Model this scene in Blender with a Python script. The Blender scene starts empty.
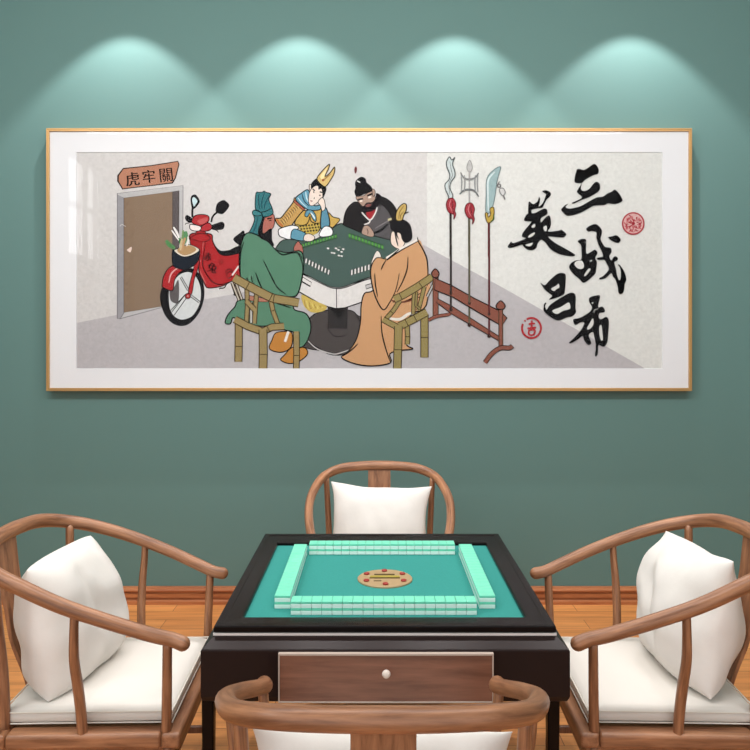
# Mahjong room: four horseshoe-backed chairs round an automatic mahjong table, framed print on a green wall.
SPOT_E, SPOT_A, SPOT_B = 70, 43, .28
WD1, WD2 = (112, 72, 48), (178, 126, 90)
FELT, MINT = (56, 138, 130), (114, 214, 182)
WIN_E, OVERHEAD_FILL_E, WORLD, EXPO, FRONT_FILL_E = 56, 5, 1.28, 0.02, 106
import bpy, bmesh, math, random
from mathutils import Vector, Matrix, noise as mnoise
from mathutils.geometry import tessellate_polygon

S = bpy.context.scene
COL = S.collection
R = math.radians
FPX, CAMD, CAMH, HOR = 738.0, 4.32, 1.57, 335.0

# ------------------------------------------------------------------ materials
def lin(c):
    out = []
    for v in c:
        v /= 255.0
        out.append(v/12.92 if v <= .04045 else ((v+.055)/1.055)**2.4)
    return (*out, 1)

def new_mat(name):
    m = bpy.data.materials.new(name); m.use_nodes = True
    nt = m.node_tree
    b = next(n for n in nt.nodes if n.type == 'BSDF_PRINCIPLED')
    return m, nt, b

def plain(name, col, rough=.5, metal=0, coat=0, noise=0, scale=30, bump=0, spec=.5, emit=0):
    m, nt, b = new_mat(name)
    b.inputs['Base Color'].default_value = lin(col)
    b.inputs['Roughness'].default_value = rough
    b.inputs['Metallic'].default_value = metal
    b.inputs['Specular IOR Level'].default_value = spec
    if coat:
        b.inputs['Coat Weight'].default_value = coat; b.inputs['Coat Roughness'].default_value = .08
    if emit:
        b.inputs['Emission Color'].default_value = lin(col); b.inputs['Emission Strength'].default_value = emit
    if noise or bump:
        tc = nt.nodes.new('ShaderNodeTexCoord'); n = nt.nodes.new('ShaderNodeTexNoise')
        n.inputs['Scale'].default_value = scale; n.inputs['Detail'].default_value = 5
        nt.links.new(tc.outputs['Object'], n.inputs['Vector'])
        if noise:
            r = nt.nodes.new('ShaderNodeValToRGB')
            a = lin(col)
            r.color_ramp.elements[0].position = .3; r.color_ramp.elements[1].position = .7
            r.color_ramp.elements[0].color = (*[x*(1-noise) for x in a[:3]], 1)
            r.color_ramp.elements[1].color = (*[min(1, x*(1+noise)) for x in a[:3]], 1)
            nt.links.new(n.outputs['Fac'], r.inputs['Fac']); nt.links.new(r.outputs['Color'], b.inputs['Base Color'])
        if bump:
            bp = nt.nodes.new('ShaderNodeBump'); bp.inputs['Strength'].default_value = bump; bp.inputs['Distance'].default_value = .01
            nt.links.new(n.outputs['Fac'], bp.inputs['Height']); nt.links.new(bp.outputs['Normal'], b.inputs['Normal'])
    return m

def wood(name, dark, light, vec='Object', stretch=(40, 40, 3), rough=.42, fine=1.0):
    m, nt, b = new_mat(name)
    tc = nt.nodes.new('ShaderNodeTexCoord'); mp = nt.nodes.new('ShaderNodeMapping')
    mp.inputs['Scale'].default_value = stretch
    nt.links.new(tc.outputs[vec], mp.inputs['Vector'])
    n = nt.nodes.new('ShaderNodeTexNoise'); n.inputs['Scale'].default_value = 1; n.inputs['Detail'].default_value = 7
    n.inputs['Roughness'].default_value = .62; n.inputs['Distortion'].default_value = .35
    nt.links.new(mp.outputs['Vector'], n.inputs['Vector'])
    r = nt.nodes.new('ShaderNodeValToRGB')
    r.color_ramp.elements[0].position = .33; r.color_ramp.elements[0].color = lin(dark)
    r.color_ramp.elements[1].position = .68; r.color_ramp.elements[1].color = lin(light)
    nt.links.new(n.outputs['Fac'], r.inputs['Fac']); nt.links.new(r.outputs['Color'], b.inputs['Base Color'])
    bp = nt.nodes.new('ShaderNodeBump'); bp.inputs['Strength'].default_value = .08; bp.inputs['Distance'].default_value = .003
    nt.links.new(n.outputs['Fac'], bp.inputs['Height']); nt.links.new(bp.outputs['Normal'], b.inputs['Normal'])
    b.inputs['Roughness'].default_value = rough
    return m

# ------------------------------------------------------------------ mesh helpers
def smooth_pts(pts, n=4, closed=False):
    """Catmull-Rom through the points (any dimension)."""
    P = [Vector(p) for p in pts]; N = len(P); out = []
    rng = range(N) if closed else range(N-1)
    for i in rng:
        if closed:
            p0, p1, p2, p3 = P[i-1], P[i], P[(i+1) % N], P[(i+2) % N]
        else:
            p0, p1, p2, p3 = P[max(i-1, 0)], P[i], P[i+1], P[min(i+2, N-1)]
        for k in range(n):
            t = k/n
            out.append(.5*((2*p1)+(-p0+p2)*t+(2*p0-5*p1+4*p2-p3)*t*t+(-p0+3*p1-3*p2+p3)*t*t*t))
    if not closed: out.append(P[-1].copy())
    return out

def box(bm, x0, x1, y0, y1, z0, z1, bevel=0, seg=2):
    r = bmesh.ops.create_cube(bm, size=1)
    vs = r['verts']
    for v in vs:
        v.co = Vector((x0+(v.co.x+.5)*(x1-x0), y0+(v.co.y+.5)*(y1-y0), z0+(v.co.z+.5)*(z1-z0)))
    if bevel:
        es = list({e for v in vs for e in v.link_edges})
        bmesh.ops.bevel(bm, geom=es, offset=bevel, segments=seg, profile=.5, affect='EDGES')

def sweep(bm, pts, radii, seg=14, n=6, flat=1.0, cap=True):
    """Tube along a smoothed path; radii per control point; UV = (around, length in m)."""
    ctrl = [Vector((*p, r)) for p, r in zip(pts, radii)]
    sp = smooth_pts(ctrl, n)
    path = [Vector(p[:3]) for p in sp]; rad = [p[3] for p in sp]
    if cap:
        d0 = (path[0]-path[1]).normalized(); d1 = (path[-1]-path[-2]).normalized()
        a, b = path[0], path[-1]; ra, rb = rad[0], rad[-1]
        pre = [(a+d0*ra*math.sin(t), ra*math.cos(t)) for t in (1.5, 1.15, .75, .35)]
        post = [(b+d1*rb*math.sin(t), rb*math.cos(t)) for t in (.35, .75, 1.15, 1.5)]
        path = [p for p, _ in pre]+path+[p for p, _ in post]; rad = [r for _, r in pre]+rad+[r for _, r in post]
    uvl = bm.loops.layers.uv.verify()
    rings = []; lens = [0]
    T = (path[1]-path[0]).normalized()
    up = Vector((0, 0, 1)) if abs(T.z) < .9 else Vector((0, 1, 0))
    N = (up-T*up.dot(T)).normalized()
    for i, p in enumerate(path):
        if i == 0: t = T
        elif i == len(path)-1: t = (path[i]-path[i-1]).normalized()
        else: t = (path[i+1]-path[i-1]).normalized()
        N = (N-t*N.dot(t)).normalized(); B = t.cross(N)
        if i: lens.append(lens[-1]+(path[i]-path[i-1]).length)
        rings.append([bm.verts.new(p+(N*math.cos(2*math.pi*k/seg)+B*math.sin(2*math.pi*k/seg)*flat)*rad[i]) for k in range(seg)])
    for i in range(len(rings)-1):
        for k in range(seg):
            k2 = (k+1) % seg
            f = bm.faces.new((rings[i][k], rings[i][k2], rings[i+1][k2], rings[i+1][k])); f.smooth = True
            for lp, (u, v) in zip(f.loops, ((k, i), (k+1, i), (k+1, i+1), (k, i+1))):
                lp[uvl].uv = (u/seg*.13, lens[v])
    bm.faces.new(rings[0][::-1]); bm.faces.new(rings[-1])

def lathe(bm, prof, cx=0, cy=0, seg=32):
    rings = []
    for r, z in prof:
        rings.append([bm.verts.new((cx+r*math.cos(2*math.pi*k/seg), cy+r*math.sin(2*math.pi*k/seg), z)) for k in range(seg)])
    for a, b in zip(rings, rings[1:]):
        for k in range(seg):
            f = bm.faces.new((a[k], a[(k+1) % seg], b[(k+1) % seg], b[k])); f.smooth = True
    bm.faces.new(rings[0][::-1]); bm.faces.new(rings[-1])

def prism(bm, prof, axis, a, b):
    """closed 2D profile extruded along axis 'x' (profile = y,z) or 'z' (profile = x,y) or 'y' (profile = x,z)."""
    mk = {'x': lambda p, t: (t, p[0], p[1]), 'y': lambda p, t: (p[0], t, p[1]), 'z': lambda p, t: (p[0], p[1], t)}[axis]
    A = [bm.verts.new(mk(p, a)) for p in prof]; B = [bm.verts.new(mk(p, b)) for p in prof]
    n = len(prof)
    for i in range(n): bm.faces.new((A[i], A[(i+1) % n], B[(i+1) % n], B[i]))
    bm.faces.new(A[::-1]); bm.faces.new(B)

def link(name, bm, mats, parent=None, fix=True):
    if fix: bmesh.ops.recalc_face_normals(bm, faces=bm.faces)
    if parent is not None:
        root = parent
        while root.parent: root = root.parent
        bmesh.ops.translate(bm, verts=bm.verts, vec=-root.location)
    me = bpy.data.meshes.new(name); bm.to_mesh(me); bm.free()
    for m in (mats if isinstance(mats, (list, tuple)) else [mats]): me.materials.append(m)
    o = bpy.data.objects.new(name, me); COL.objects.link(o)
    if parent is not None: o.parent = parent
    return o

def thing(name, label, cat, loc=(0, 0, 0), group=None):
    o = bpy.data.objects.new(name, None); COL.objects.link(o)
    o.empty_display_size = .05
    o.location = loc
    return tag(o, label, cat, group)
def tag(o, label, cat, group=None):
    o['label'] = label; o['category'] = cat
    if group: o['group'] = group
    return o
def struct(o): o['kind'] = 'structure'; return o
def dup(root, label=None):
    r = root.copy(); COL.objects.link(r)
    for ch in list(root.children):
        c = ch.copy(); COL.objects.link(c); c.parent = r
        for g in ch.children:
            d = g.copy(); COL.objects.link(d); d.parent = c
    if label: r['label'] = label
    return r
def bevel_mod(o, w, seg=3):
    m = o.modifiers.new('bevel', 'BEVEL'); m.width = w; m.segments = seg; m.limit_method = 'ANGLE'; m.angle_limit = R(35)
    for p in o.data.polygons: p.use_smooth = True
    w_ = o.modifiers.new('wn', 'WEIGHTED_NORMAL'); w_.keep_sharp = True

# ------------------------------------------------------------------ room
def wall_mat():
    m, nt, b = new_mat('green_wall_paint')
    tc = nt.nodes.new('ShaderNodeTexCoord'); n = nt.nodes.new('ShaderNodeTexNoise'); n.inputs['Scale'].default_value = 60
    n.inputs['Detail'].default_value = 4
    nt.links.new(tc.outputs['Object'], n.inputs['Vector'])
    bp = nt.nodes.new('ShaderNodeBump'); bp.inputs['Strength'].default_value = .05; bp.inputs['Distance'].default_value = .004
    nt.links.new(n.outputs['Fac'], bp.inputs['Height']); nt.links.new(bp.outputs['Normal'], b.inputs['Normal'])
    b.inputs['Base Color'].default_value = lin(WALLC); b.inputs['Roughness'].default_value = .7
    b.inputs['Specular IOR Level'].default_value = .25
    return m
WALLC = (96, 129, 125)
M_wall = wall_mat()
M_ceil = plain('white_ceiling_paint', (225, 225, 222), .9)
XW, YF, ZC = 3.4, -6.2, 3.78

bm = bmesh.new(); box(bm, -XW-.1, XW+.1, 0, .12, -.1, ZC+.1); struct(link('wall_back', bm, M_wall))
bm = bmesh.new(); box(bm, XW, XW+.12, YF, 0, 0, ZC); struct(link('wall_right', bm, M_wall))
bm = bmesh.new()                        # left wall with a high window opening
WY0, WY1, WZ0, WZ1 = -5.02, -3.97, 2.45, 3.60
box(bm, -XW-.12, -XW, YF, WY0, 0, ZC); box(bm, -XW-.12, -XW, WY1, 0, 0, ZC)
box(bm, -XW-.12, -XW, WY0, WY1, 0, WZ0); box(bm, -XW-.12, -XW, WY0, WY1, WZ1, ZC)
struct(link('wall_left', bm, M_wall))
M_winf = plain('white_window_paint', (225, 226, 226), .5)
wf = bmesh.new()
for a, b_ in ((WY0, WY0+.04), (WY1-.03, WY1), (-4.54, -4.45), (-4.86, -4.76)): box(wf, -XW-.03, -XW-.005, a, b_, WZ0, WZ1)
for a, b_ in ((WZ0, WZ0+.04), (WZ1-.04, WZ1), (3.03, 3.08)): box(wf, -XW-.03, -XW-.005, WY0, WY1, a, b_)
struct(link('window_1', wf, M_winf))
bm = bmesh.new(); box(bm, -XW-.1, XW+.1, YF, .1, ZC, ZC+.1); struct(link('ceiling', bm, M_ceil))

def floor_mat():
    m, nt, b = new_mat('oak_plank_floor')
    tc = nt.nodes.new('ShaderNodeTexCoord')
    br = nt.nodes.new('ShaderNodeTexBrick'); br.offset = .37; br.offset_frequency = 2
    br.inputs['Scale'].default_value = 1; br.inputs['Brick Width'].default_value = 1.15; br.inputs['Row Height'].default_value = .125
    br.inputs['Mortar Size'].default_value = .0015; br.inputs['Mortar Smooth'].default_value = .3; br.inputs['Bias'].default_value = 0
    br.inputs['Color1'].default_value = lin(FL1); br.inputs['Color2'].default_value = lin(FL2); br.inputs['Mortar'].default_value = lin((96, 54, 30))
    nt.links.new(tc.outputs['Object'], br.inputs['Vector'])
    mp = nt.nodes.new('ShaderNodeMapping'); mp.inputs['Scale'].default_value = (2.2, 34, 1)
    n = nt.nodes.new('ShaderNodeTexNoise'); n.inputs['Scale'].default_value = 1; n.inputs['Detail'].default_value = 8; n.inputs['Distortion'].default_value = .6
    nt.links.new(tc.outputs['Object'], mp.inputs['Vector']); nt.links.new(mp.outputs['Vector'], n.inputs['Vector'])
    r = nt.nodes.new('ShaderNodeValToRGB')
    r.color_ramp.elements[0].position = .3; r.color_ramp.elements[0].color = (.62, .60, .58, 1)
    r.color_ramp.elements[1].position = .7; r.color_ramp.elements[1].color = (1.1, 1.1, 1.1, 1)
    nt.links.new(n.outputs['Fac'], r.inputs['Fac'])
    mx = nt.nodes.new('ShaderNodeMix'); mx.data_type = 'RGBA'; mx.blend_type = 'MULTIPLY'; mx.inputs[0].default_value = .75
    nt.links.new(br.outputs['Color'], mx.inputs[6]); nt.links.new(r.outputs['Color'], mx.inputs[7])
    nt.links.new(mx.outputs[2], b.inputs['Base Color'])
    b.inputs['Roughness'].default_value = .35; b.inputs['Specular IOR Level'].default_value = .4
    return m
FL1, FL2 = (226, 156, 92), (208, 136, 78)
bm = bmesh.new(); box(bm, -XW-.1, XW+.1, YF, .1, -.1, 0); struct(link('floor', bm, floor_mat()))

M_base = wood('reddish_skirting_wood', (150, 86, 50), (192, 124, 78), stretch=(3, 40, 40), rough=.3)
prof = [(0, 0), (-.026, 0), (-.026, .020), (-.020, .026), (-.010, .028), (-.010, .036), (-.019, .039), (-.019, .058), (-.008, .062), (-.008, .073), (-.024, .076), (-.027, .082), (-.024, .090), (-.014, .094), (-.012, .100), (0, .101)]
bm = bmesh.new(); prism(bm, prof, 'x', -XW, XW); struct(link('baseboard_back', bm, M_base))
bm = bmesh.new(); prism(bm, [(-p[0]-XW, p[1]) for p in prof], 'y', YF, -.024); struct(link('baseboard_left', bm, M_base))
bm = bmesh.new(); prism(bm, [(p[0]+XW, p[1]) for p in prof], 'y', YF, -.024); struct(link('baseboard_right', bm, M_base))

# downlights washing the wall, set into the ceiling
M_trim = plain('white_lamp_trim', (235, 235, 232), .4); M_lens = plain('lamp_lens', (255, 250, 240), .4, emit=3)
LX = [(128-375)/170.8, (300-375)/170.8, (455-375)/170.8, (630-375)/170.8]
SPOT_Y, SPOT_Z = -.36, 3.725
for i, x in enumerate(LX):
    bm = bmesh.new()
    for r0, r1, z0, z1 in ((.032, .052, ZC-.006, ZC+.001),):
        rr = []
        for r, z in ((r0, z1), (r0, z0), (r1, z0), (r1, z1)):
            rr.append([bm.verts.new((x+r*math.cos(k*math.pi/12), SPOT_Y+r*math.sin(k*math.pi/12), z)) for k in range(24)])
        for a, b_ in zip(rr, rr[1:]):
            for k in range(24): bm.faces.new((a[k], a[(k+1) % 24], b_[(k+1) % 24], b_[k]))
    struct(link('trim_%d' % (i+1), bm, M_trim))
    L = bpy.data.lights.new('downlight_beam', 'SPOT'); L.energy = SPOT_E; L.spot_size = R(2*SPOT_A); L.spot_blend = SPOT_B
    L.shadow_soft_size = .012; L.color = (1, .95, .95)
    o = bpy.data.objects.new('downlight_beam', L); COL.objects.link(o); o.location = (x, SPOT_Y, SPOT_Z)
# ------------------------------------------------------------------ chairs
M_wt = wood('walnut_round_stock', WD1, WD2, vec='UV', stretch=(60, 5, 1), rough=.38)
M_wz = wood('walnut_upright', WD1, WD2, stretch=(45, 45, 4), rough=.38)
M_wx = wood('walnut_crosswise', WD1, WD2, stretch=(4, 40, 45), rough=.38)
M_wy = wood('walnut_lengthwise', WD1, WD2, stretch=(40, 4, 45), rough=.38)
M_fab = plain('off_white_linen', (228, 224, 218), .85, noise=.03, scale=12, bump=.25, spec=.2)
M_fabs = plain('off_white_smooth_cotton', (224, 219, 211), .8, bump=.12, scale=9, spec=.2)
M_pipe = plain('off_white_piping', (222, 216, 205), .85, spec=.2)
M_rat = plain('woven_seat_fibre', (170, 130, 90), .8, noise=.15, scale=80)

def chair_proto():
    t = thing('horseshoe_armchair', '', 'chair')
    half = [(0, -.350, .927, .0245), (.10, -.345, .925, .0242), (.205, -.320, .917, .0238), (.285, -.254, .893, .023), (.325, -.15, .860, .0222),
            (.345, -.03, .815, .0212), (.338, .10, .766, .0205), (.318, .21, .722, .0205), (.304, .262, .703, .0205), (.310, .296, .693, .0212)]
    pts = [(-a, b, c, r) for a, b, c, r in half[::-1]]+half[1:]
    bm = bmesh.new(); sweep(bm, [p[:3] for p in pts], [p[3] for p in pts], 16, 5)
    link('curved_top_rail', bm, M_wt, t)
    # S curved splat
    bm = bmesh.new()
    cv = smooth_pts([(-.240, .430), (-.262, .50), (-.300, .60), (-.318, .70), (-.335, .79), (-.348, .912)], 5)
    prev = None
    rows = []
    for y, z in cv:
        rows.append([bm.verts.new((x, y+d, z)) for x, d in ((-.06, -.006), (.06, -.006), (.06, .006), (-.06, .006))])
    for a, b in zip(rows, rows[1:]):
        for k in range(4): bm.faces.new((a[k], a[(k+1) % 4], b[(k+1) % 4], b[k]))
    bm.faces.new(rows[0][::-1]); bm.faces.new(rows[-1])
    link('back_splat', bm, M_wz, t)
    for s in (-1, 1):
        bm = bmesh.new(); sweep(bm, [(s*.262, -.225, .42), (s*.264, -.232, .60), (s*.272, -.244, .75), (s*.279, -.249, .884)], [.0165, .016, .015, .014], 12, 4, cap=False)
        link('rear_post', bm, M_wt, t)
        bm = bmesh.new(); sweep(bm, [(s*.292, .008, .42), (s*.296, .004, .50), (s*.308, .000, .575), (s*.330, -.002, .66), (s*.342, .002, .74), (s*.343, .004, .798)], [.0145, .015, .015, .014, .0125, .012], 12, 5, cap=False)
        link('curved_side_post', bm, M_wt, t)
        bm = bmesh.new(); sweep(bm, [(s*.288, .244, .42), (s*.296, .248, .56), (s*.307, .252, .703)], [.0148, .0145, .0135], 12, 4, cap=False)
        link('front_post', bm, M_wt, t)
    # seat frame: four rails with a rounded outer edge
    X, Y0, Y1 = .31, -.262, .288
    for q, inn, m in (((-X, X, Y1-.055, Y1), (-X+.018, X-.018, Y1-.042, Y1-.018), M_wx), ((-X, X, Y0, Y0+.055), (-X+.018, X-.018, Y0+.018, Y0+.042), M_wx),
                      ((-X, -X+.055, Y0+.0555, Y1-.0555), (-X+.018, -X+.042, Y0+.0425, Y1-.0425), M_wy), ((X-.055, X, Y0+.0555, Y1-.0555), (X-.042, X-.018, Y0+.0425, Y1-.0425), M_wy)):
        bm = bmesh.new(); box(bm, *q, .392, .436, .010, 4); box(bm, *inn, .345, .392); link('seat_rail', bm, m, t)
    bm = bmesh.new(); box(bm, -X+.055, X-.055, Y0+.055, Y1-.055, .405, .425); link('woven_seat', bm, M_rat, t)
    for s in (-1, 1):
        for y in (-.225, .245):
            bm = bmesh.new(); sweep(bm, [(s*.278, y, .40), (s*.285, y, .2), (s*.292, y+(.006 if y > 0 else -.006), .001)], [.0175, .017, .016], 12, 3, cap=False)
            link('leg', bm, M_wt, t)
    for s in (-1, 1):
        bm = bmesh.new(); box(bm, s*.287-.008, s*.287+.008, -.22, .24, .12, .145, .003); link('stretcher', bm, M_wz, t)
    for y, z in ((-.225, .13), (.245, .07)):
        bm = bmesh.new(); box(bm, -.28, .28, y-.009, y+.009, z, z+.025, .003); link('stretcher', bm, M_wx, t)
    return t

def cushion_proto():
    t = thing('seat_cushion', '', 'seat cushion')
    bm = bmesh.new()
    W, D, H = .262, .246, .052; n = 14
    def P(u, v, side):
        su = math.copysign(abs(u)**1.0, u)
        e = (1-abs(u)**10)**.5*(1-abs(v)**10)**.5
        puff = .010*(1-u*u)*(1-v*v)
        return Vector((u*W, v*D, (.5+side*.5*(.35+.65*min(1, e)))*H+(puff if side > 0 else 0)))
    g = {}
    ts = [-1, -.97, -.9]+[i/8 for i in range(-6, 7)]+[.9, .97, 1]
    for s in (1, -1):
        for i, u in enumerate(ts):
            for j, v in enumerate(ts): g[s, i, j] = bm.verts.new(P(u, v, s))
    m = len(ts)
    for s in (1, -1):
        for i in range(m-1):
            for j in range(m-1):
                q = [g[s, i, j], g[s, i+1, j], g[s, i+1, j+1], g[s, i, j+1]]
                f = bm.faces.new(q if s > 0 else q[::-1]); f.smooth = True
    for i in range(m-1):
        for a, b in (((i, 0), (i+1, 0)), ((i, m-1), (i+1, m-1)), ((0, i), (0, i+1)), ((m-1, i), (m-1, i+1))):
            f = bm.faces.new((g[1, *a], g[1, *b], g[-1, *b], g[-1, *a])); f.smooth = True
    link('cushion_cover', bm, M_fabs, t)
    for z in (.041, .010):
        bm = bmesh.new()
        pts = [(-W, -D), (W, -D), (W, D), (-W, D)]
        loop = []
        for k in range(4):
            a = Vector(pts[k]); b = Vector(pts[(k+1) % 4])
            for q in (.02, .25, .5, .75, .98): loop.append((*(a.lerp(b, q)), z))
        loop.append(loop[0])
        sweep(bm, loop, [.0024]*len(loop), 6, 2, cap=False)
        link('piping', bm, M_pipe, t)
    return t

def pillow(name, label, w, h, t, loc, rot, ear=.05, seed=0, mat=None, wr=.012, group=None, concave=.05, cp=4):
    """Soft square pillow; local x = width, z = height, y = thickness."""
    bm = bmesh.new(); n = 28
    g = {}
    for s in (1, -1):
        for i in range(n+1):
            for j in range(n+1):
                u = math.sin((i/n*2-1)*math.pi/2); v = math.sin((j/n*2-1)*math.pi/2)
                k = 1-concave*(1-u*u)*abs(v)**3; k2 = 1-concave*(1-v*v)*abs(u)**3
                x = u*w/2*k2; z = v*h/2*k
                c = (abs(u)*abs(v))**cp
                x *= 1+ear*c; z *= 1+ear*c
                th = (max(0, 1-abs(u)**2.6)**.55)*(max(0, 1-abs(v)**2.6)**.55)
                p = Vector((x*5+seed, s*1.3, z*5))
                wob = (mnoise.noise(p)+.5*mnoise.noise(p*2.3))*wr
                crease = -wr*1.3*math.exp(-((u-.35*v-.1)/.10)**2)*max(0, .8-abs(v)) if s > 0 else 0
                y = s*t/2*th*(1-.20*v)+(wob+crease)*min(1, th*1.6)
                x += mnoise.noise(Vector((seed, z*6, 3)))*.012*abs(u)
                z += mnoise.noise(Vector((seed+5, x*6, 7)))*.012*abs(v)
                g[s, i, j] = Vector((x, y, z))
    V = {}
    for i in range(n+1):
        for j in range(n+1):
            edge = i in (0, n) or j in (0, n)
            a = bm.verts.new(g[1, i, j]); V[1, i, j] = a
            V[-1, i, j] = a if edge else bm.verts.new(g[-1, i, j])
    for s in (1, -1):
        for i in range(n):
            for j in range(n):
                q = [V[s, i, j], V[s, i+1, j], V[s, i+1, j+1], V[s, i, j+1]]
                f = bm.faces.new(q if s < 0 else q[::-1]); f.smooth = True
    o = link(name, bm, mat or M_fab)
    sb = o.modifiers.new('sub', 'SUBSURF'); sb.levels = 1; sb.render_levels = 1
    o.location = loc; o.rotation_mode = 'XYZ'; o.rotation_euler = rot
    return tag(o, label, 'pillow', group)

G_CH = 'round-backed wooden armchairs around the mahjong table'
proto = chair_proto(); proto['group'] = G_CH
cproto = cushion_proto(); cproto['group'] = 'off-white seat cushions on the armchairs'
# (origin x, y, facing rotation, scale, chair label, cushion label)
seats = [
    ((-.850, -1.92), -88.6, (1, 1, 1), 'walnut horseshoe-backed armchair on the left side, facing right towards the table',
     'off-white piped seat cushion on the armchair at the left'),
    ((.880, -1.92), 88.6, (1, 1, 1), 'walnut horseshoe-backed armchair on the right side, facing left towards the table',
     'off-white piped seat cushion on the armchair at the right'),
    ((.022, -.90), 180, (.945, 1, .975), 'walnut horseshoe-backed armchair behind the table, in front of the green wall',
     'off-white piped seat cushion on the armchair behind the table'),
    ((.0150, -2.677), 0, (.980, .94, .955), 'walnut horseshoe-backed armchair nearest the viewer, seen from behind at the bottom edge',
     'off-white piped seat cushion on the nearest armchair, seen from behind'),
]
for i, ((x, y), a, sc, lab, clab) in enumerate(seats):
    o = proto if i == 0 else dup(proto)
    o.location = (x, y, 0); o.rotation_euler = (0, 0, R(a)); o.scale = sc; o['label'] = lab
    c = cproto if i == 0 else dup(cproto)
    off = Matrix.Rotation(R(a), 3, 'Z') @ Vector((0, .008*sc[1], .436*sc[2]+.0005))
    c.location = Vector((x, y, 0))+off; c.rotation_euler = (0, 0, R(a)); c.scale = sc; c['label'] = clab

GP = 'off-white pillows leaning on the chair backs'
# local +y of the pillow faces the way the chair faces
def lean(x, y, a, dy, z, tilt, roll=0, yaw=0):
    m = Matrix.Rotation(R(a), 4, 'Z') @ Matrix.Rotation(R(yaw), 4, 'Z') @ Matrix.Rotation(R(tilt), 4, 'X') @ Matrix.Rotation(R(roll), 4, 'Y')
    off = Matrix.Rotation(R(a), 3, 'Z') @ Vector((dy[0], dy[1], z))
    return (x+off.x, y+off.y, off.z), m.to_euler('XYZ')
l, r = lean(-.850, -1.92, -88.6, (.0, -.135), .674, 11, roll=-2, yaw=-4)
pillow('pillow', 'large off-white pillow with a peaked top on the left armchair', .46, .410, .24, l, r, -.055, 1.0, wr=.026, group=GP, concave=.0, cp=3)
l, r = lean(.880, -1.92, 88.6, (.0, -.130), .686, 11, roll=3, yaw=4)
pillow('pillow', 'large creased off-white pillow on the right armchair', .46, .420, .24, l, r, -.03, 8.0, wr=.036, group=GP, concave=.04, cp=3)
l, r = lean(.022, -.90, 180, (0, -.13), .671, 14, roll=-3)
pillow('pillow', 'rectangular off-white pillow with pointed corners on the armchair behind the table', .475, .35, .16, l, r, .04, 4.0, group=GP, concave=.07)
l, r = lean(.0150, -2.677, 0, (0, -.12), .624, 10)
pillow('pillow', 'off-white pillow behind the splat of the nearest armchair', .51, .285, .13, l, r, .04, 6.0, group=GP, concave=.03)

# ------------------------------------------------------------------ mahjong table
M_black = plain('black_brown_lacquer', (13, 7, 7), .25, coat=.0, noise=.15, scale=6, spec=.14)
M_body = plain('dark_brown_lacquer', (30, 19, 18), .3, noise=.1, scale=5, spec=.2)
M_felt = plain('teal_felt', FELT, .95, noise=.04, scale=160, bump=.1, spec=.1)
M_steel = plain('pale_metal_strip', (232, 226, 222), .35, metal=.3)
M_drw = wood('brown_drawer_wood', (106, 68, 52), (140, 94, 74), stretch=(4, 40, 50), rough=.35)
M_edge = plain('pale_drawer_edge', (190, 172, 160), .35)
M_knob = plain('white_knob', (228, 215, 205), .3)
CX, TX0, TX1, TY0, TY1 = .0277, -.448, .503, -2.27, -1.315
ZT, ZF = .762, .746
tb = thing('mahjong_table', 'square black automatic mahjong table with teal felt top and brown drawer', 'table', (CX, (TY0+TY1)/2, 0))
bm = bmesh.new()
IX0, IX1, IY0, IY1 = -.380, .433, -2.196, -1.432
# mitred rim: outer rounded lip, slight slope down to the felt
def ring(bm, rects):
    rr = [[bm.verts.new((x, y, z)) for x, y in ((x0, y0), (x1, y0), (x1, y1), (x0, y1))] for x0, x1, y0, y1, z in rects]
    for a, b in zip(rr, rr[1:]):
        for k in range(4): bm.faces.new((a[k], a[(k+1) % 4], b[(k+1) % 4], b[k]))
    for k in range(4): bm.faces.new((rr[-1][k], rr[-1][(k+1) % 4], rr[0][(k+1) % 4], rr[0][k]))
e = .004
ring(bm, [(TX0+.006, TX1-.006, TY0+.006, TY1-.006, .7415), (TX0, TX1, TY0, TY1, .7445), (TX0, TX1, TY0, TY1, ZT-e), (TX0+e*.3, TX1-e*.3, TY0+e*.3, TY1-e*.3, ZT-e*.3), (TX0+e, TX1-e, TY0+e, TY1-e, ZT),
          (TX0+.022, TX1-.022, TY0+.022, TY1-.022, ZT), (TX0+.024, TX1-.024, TY0+.024, TY1-.024, ZT-.002), (IX0-.004, IX1+.004, IY0-.004, IY1+.004, ZT-.003), (IX0, IX1, IY0, IY1, ZT-.007), (IX0, IX1, IY0, IY1, .7415)])
link('tabletop_rim', bm, M_black, tb)
bm = bmesh.new(); box(bm, IX0-.001, IX1+.001, IY0-.001, IY1+.001, .7415, ZF); link('felt_surface', bm, M_felt, tb)
bm = bmesh.new(); box(bm, TX0-.0015, TX1+.0015, TY0-.0015, TY1+.0015, .7350, .7415); link('metal_trim', bm, M_steel, tb)
bm = bmesh.new()
BX0, BX1, BY0, BY1 = -.472, .528, -2.322, -1.268
ring(bm, [(TX0+.001, TX1-.001, TY0+.001, TY1-.001, .7365), (BX0+.003, BX1-.003, BY0+.003, BY1-.003, .7175), (BX0, BX1, BY0, BY1, .714), (BX0, BX1, BY0, BY1, .590), (BX0+.006, BX1-.006, BY0+.006, BY1-.006, .576), (BX0+.022, BX1-.022, BY0+.022, BY1-.022, .567),
          (BX0+.3, BX1-.3, BY0+.3, BY1-.3, .567), (BX0+.3, BX1-.3, BY0+.3, BY1-.3, .7365)])
for f in bm.faces: f.smooth = False
link('table_body', bm, M_body, tb)
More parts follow.
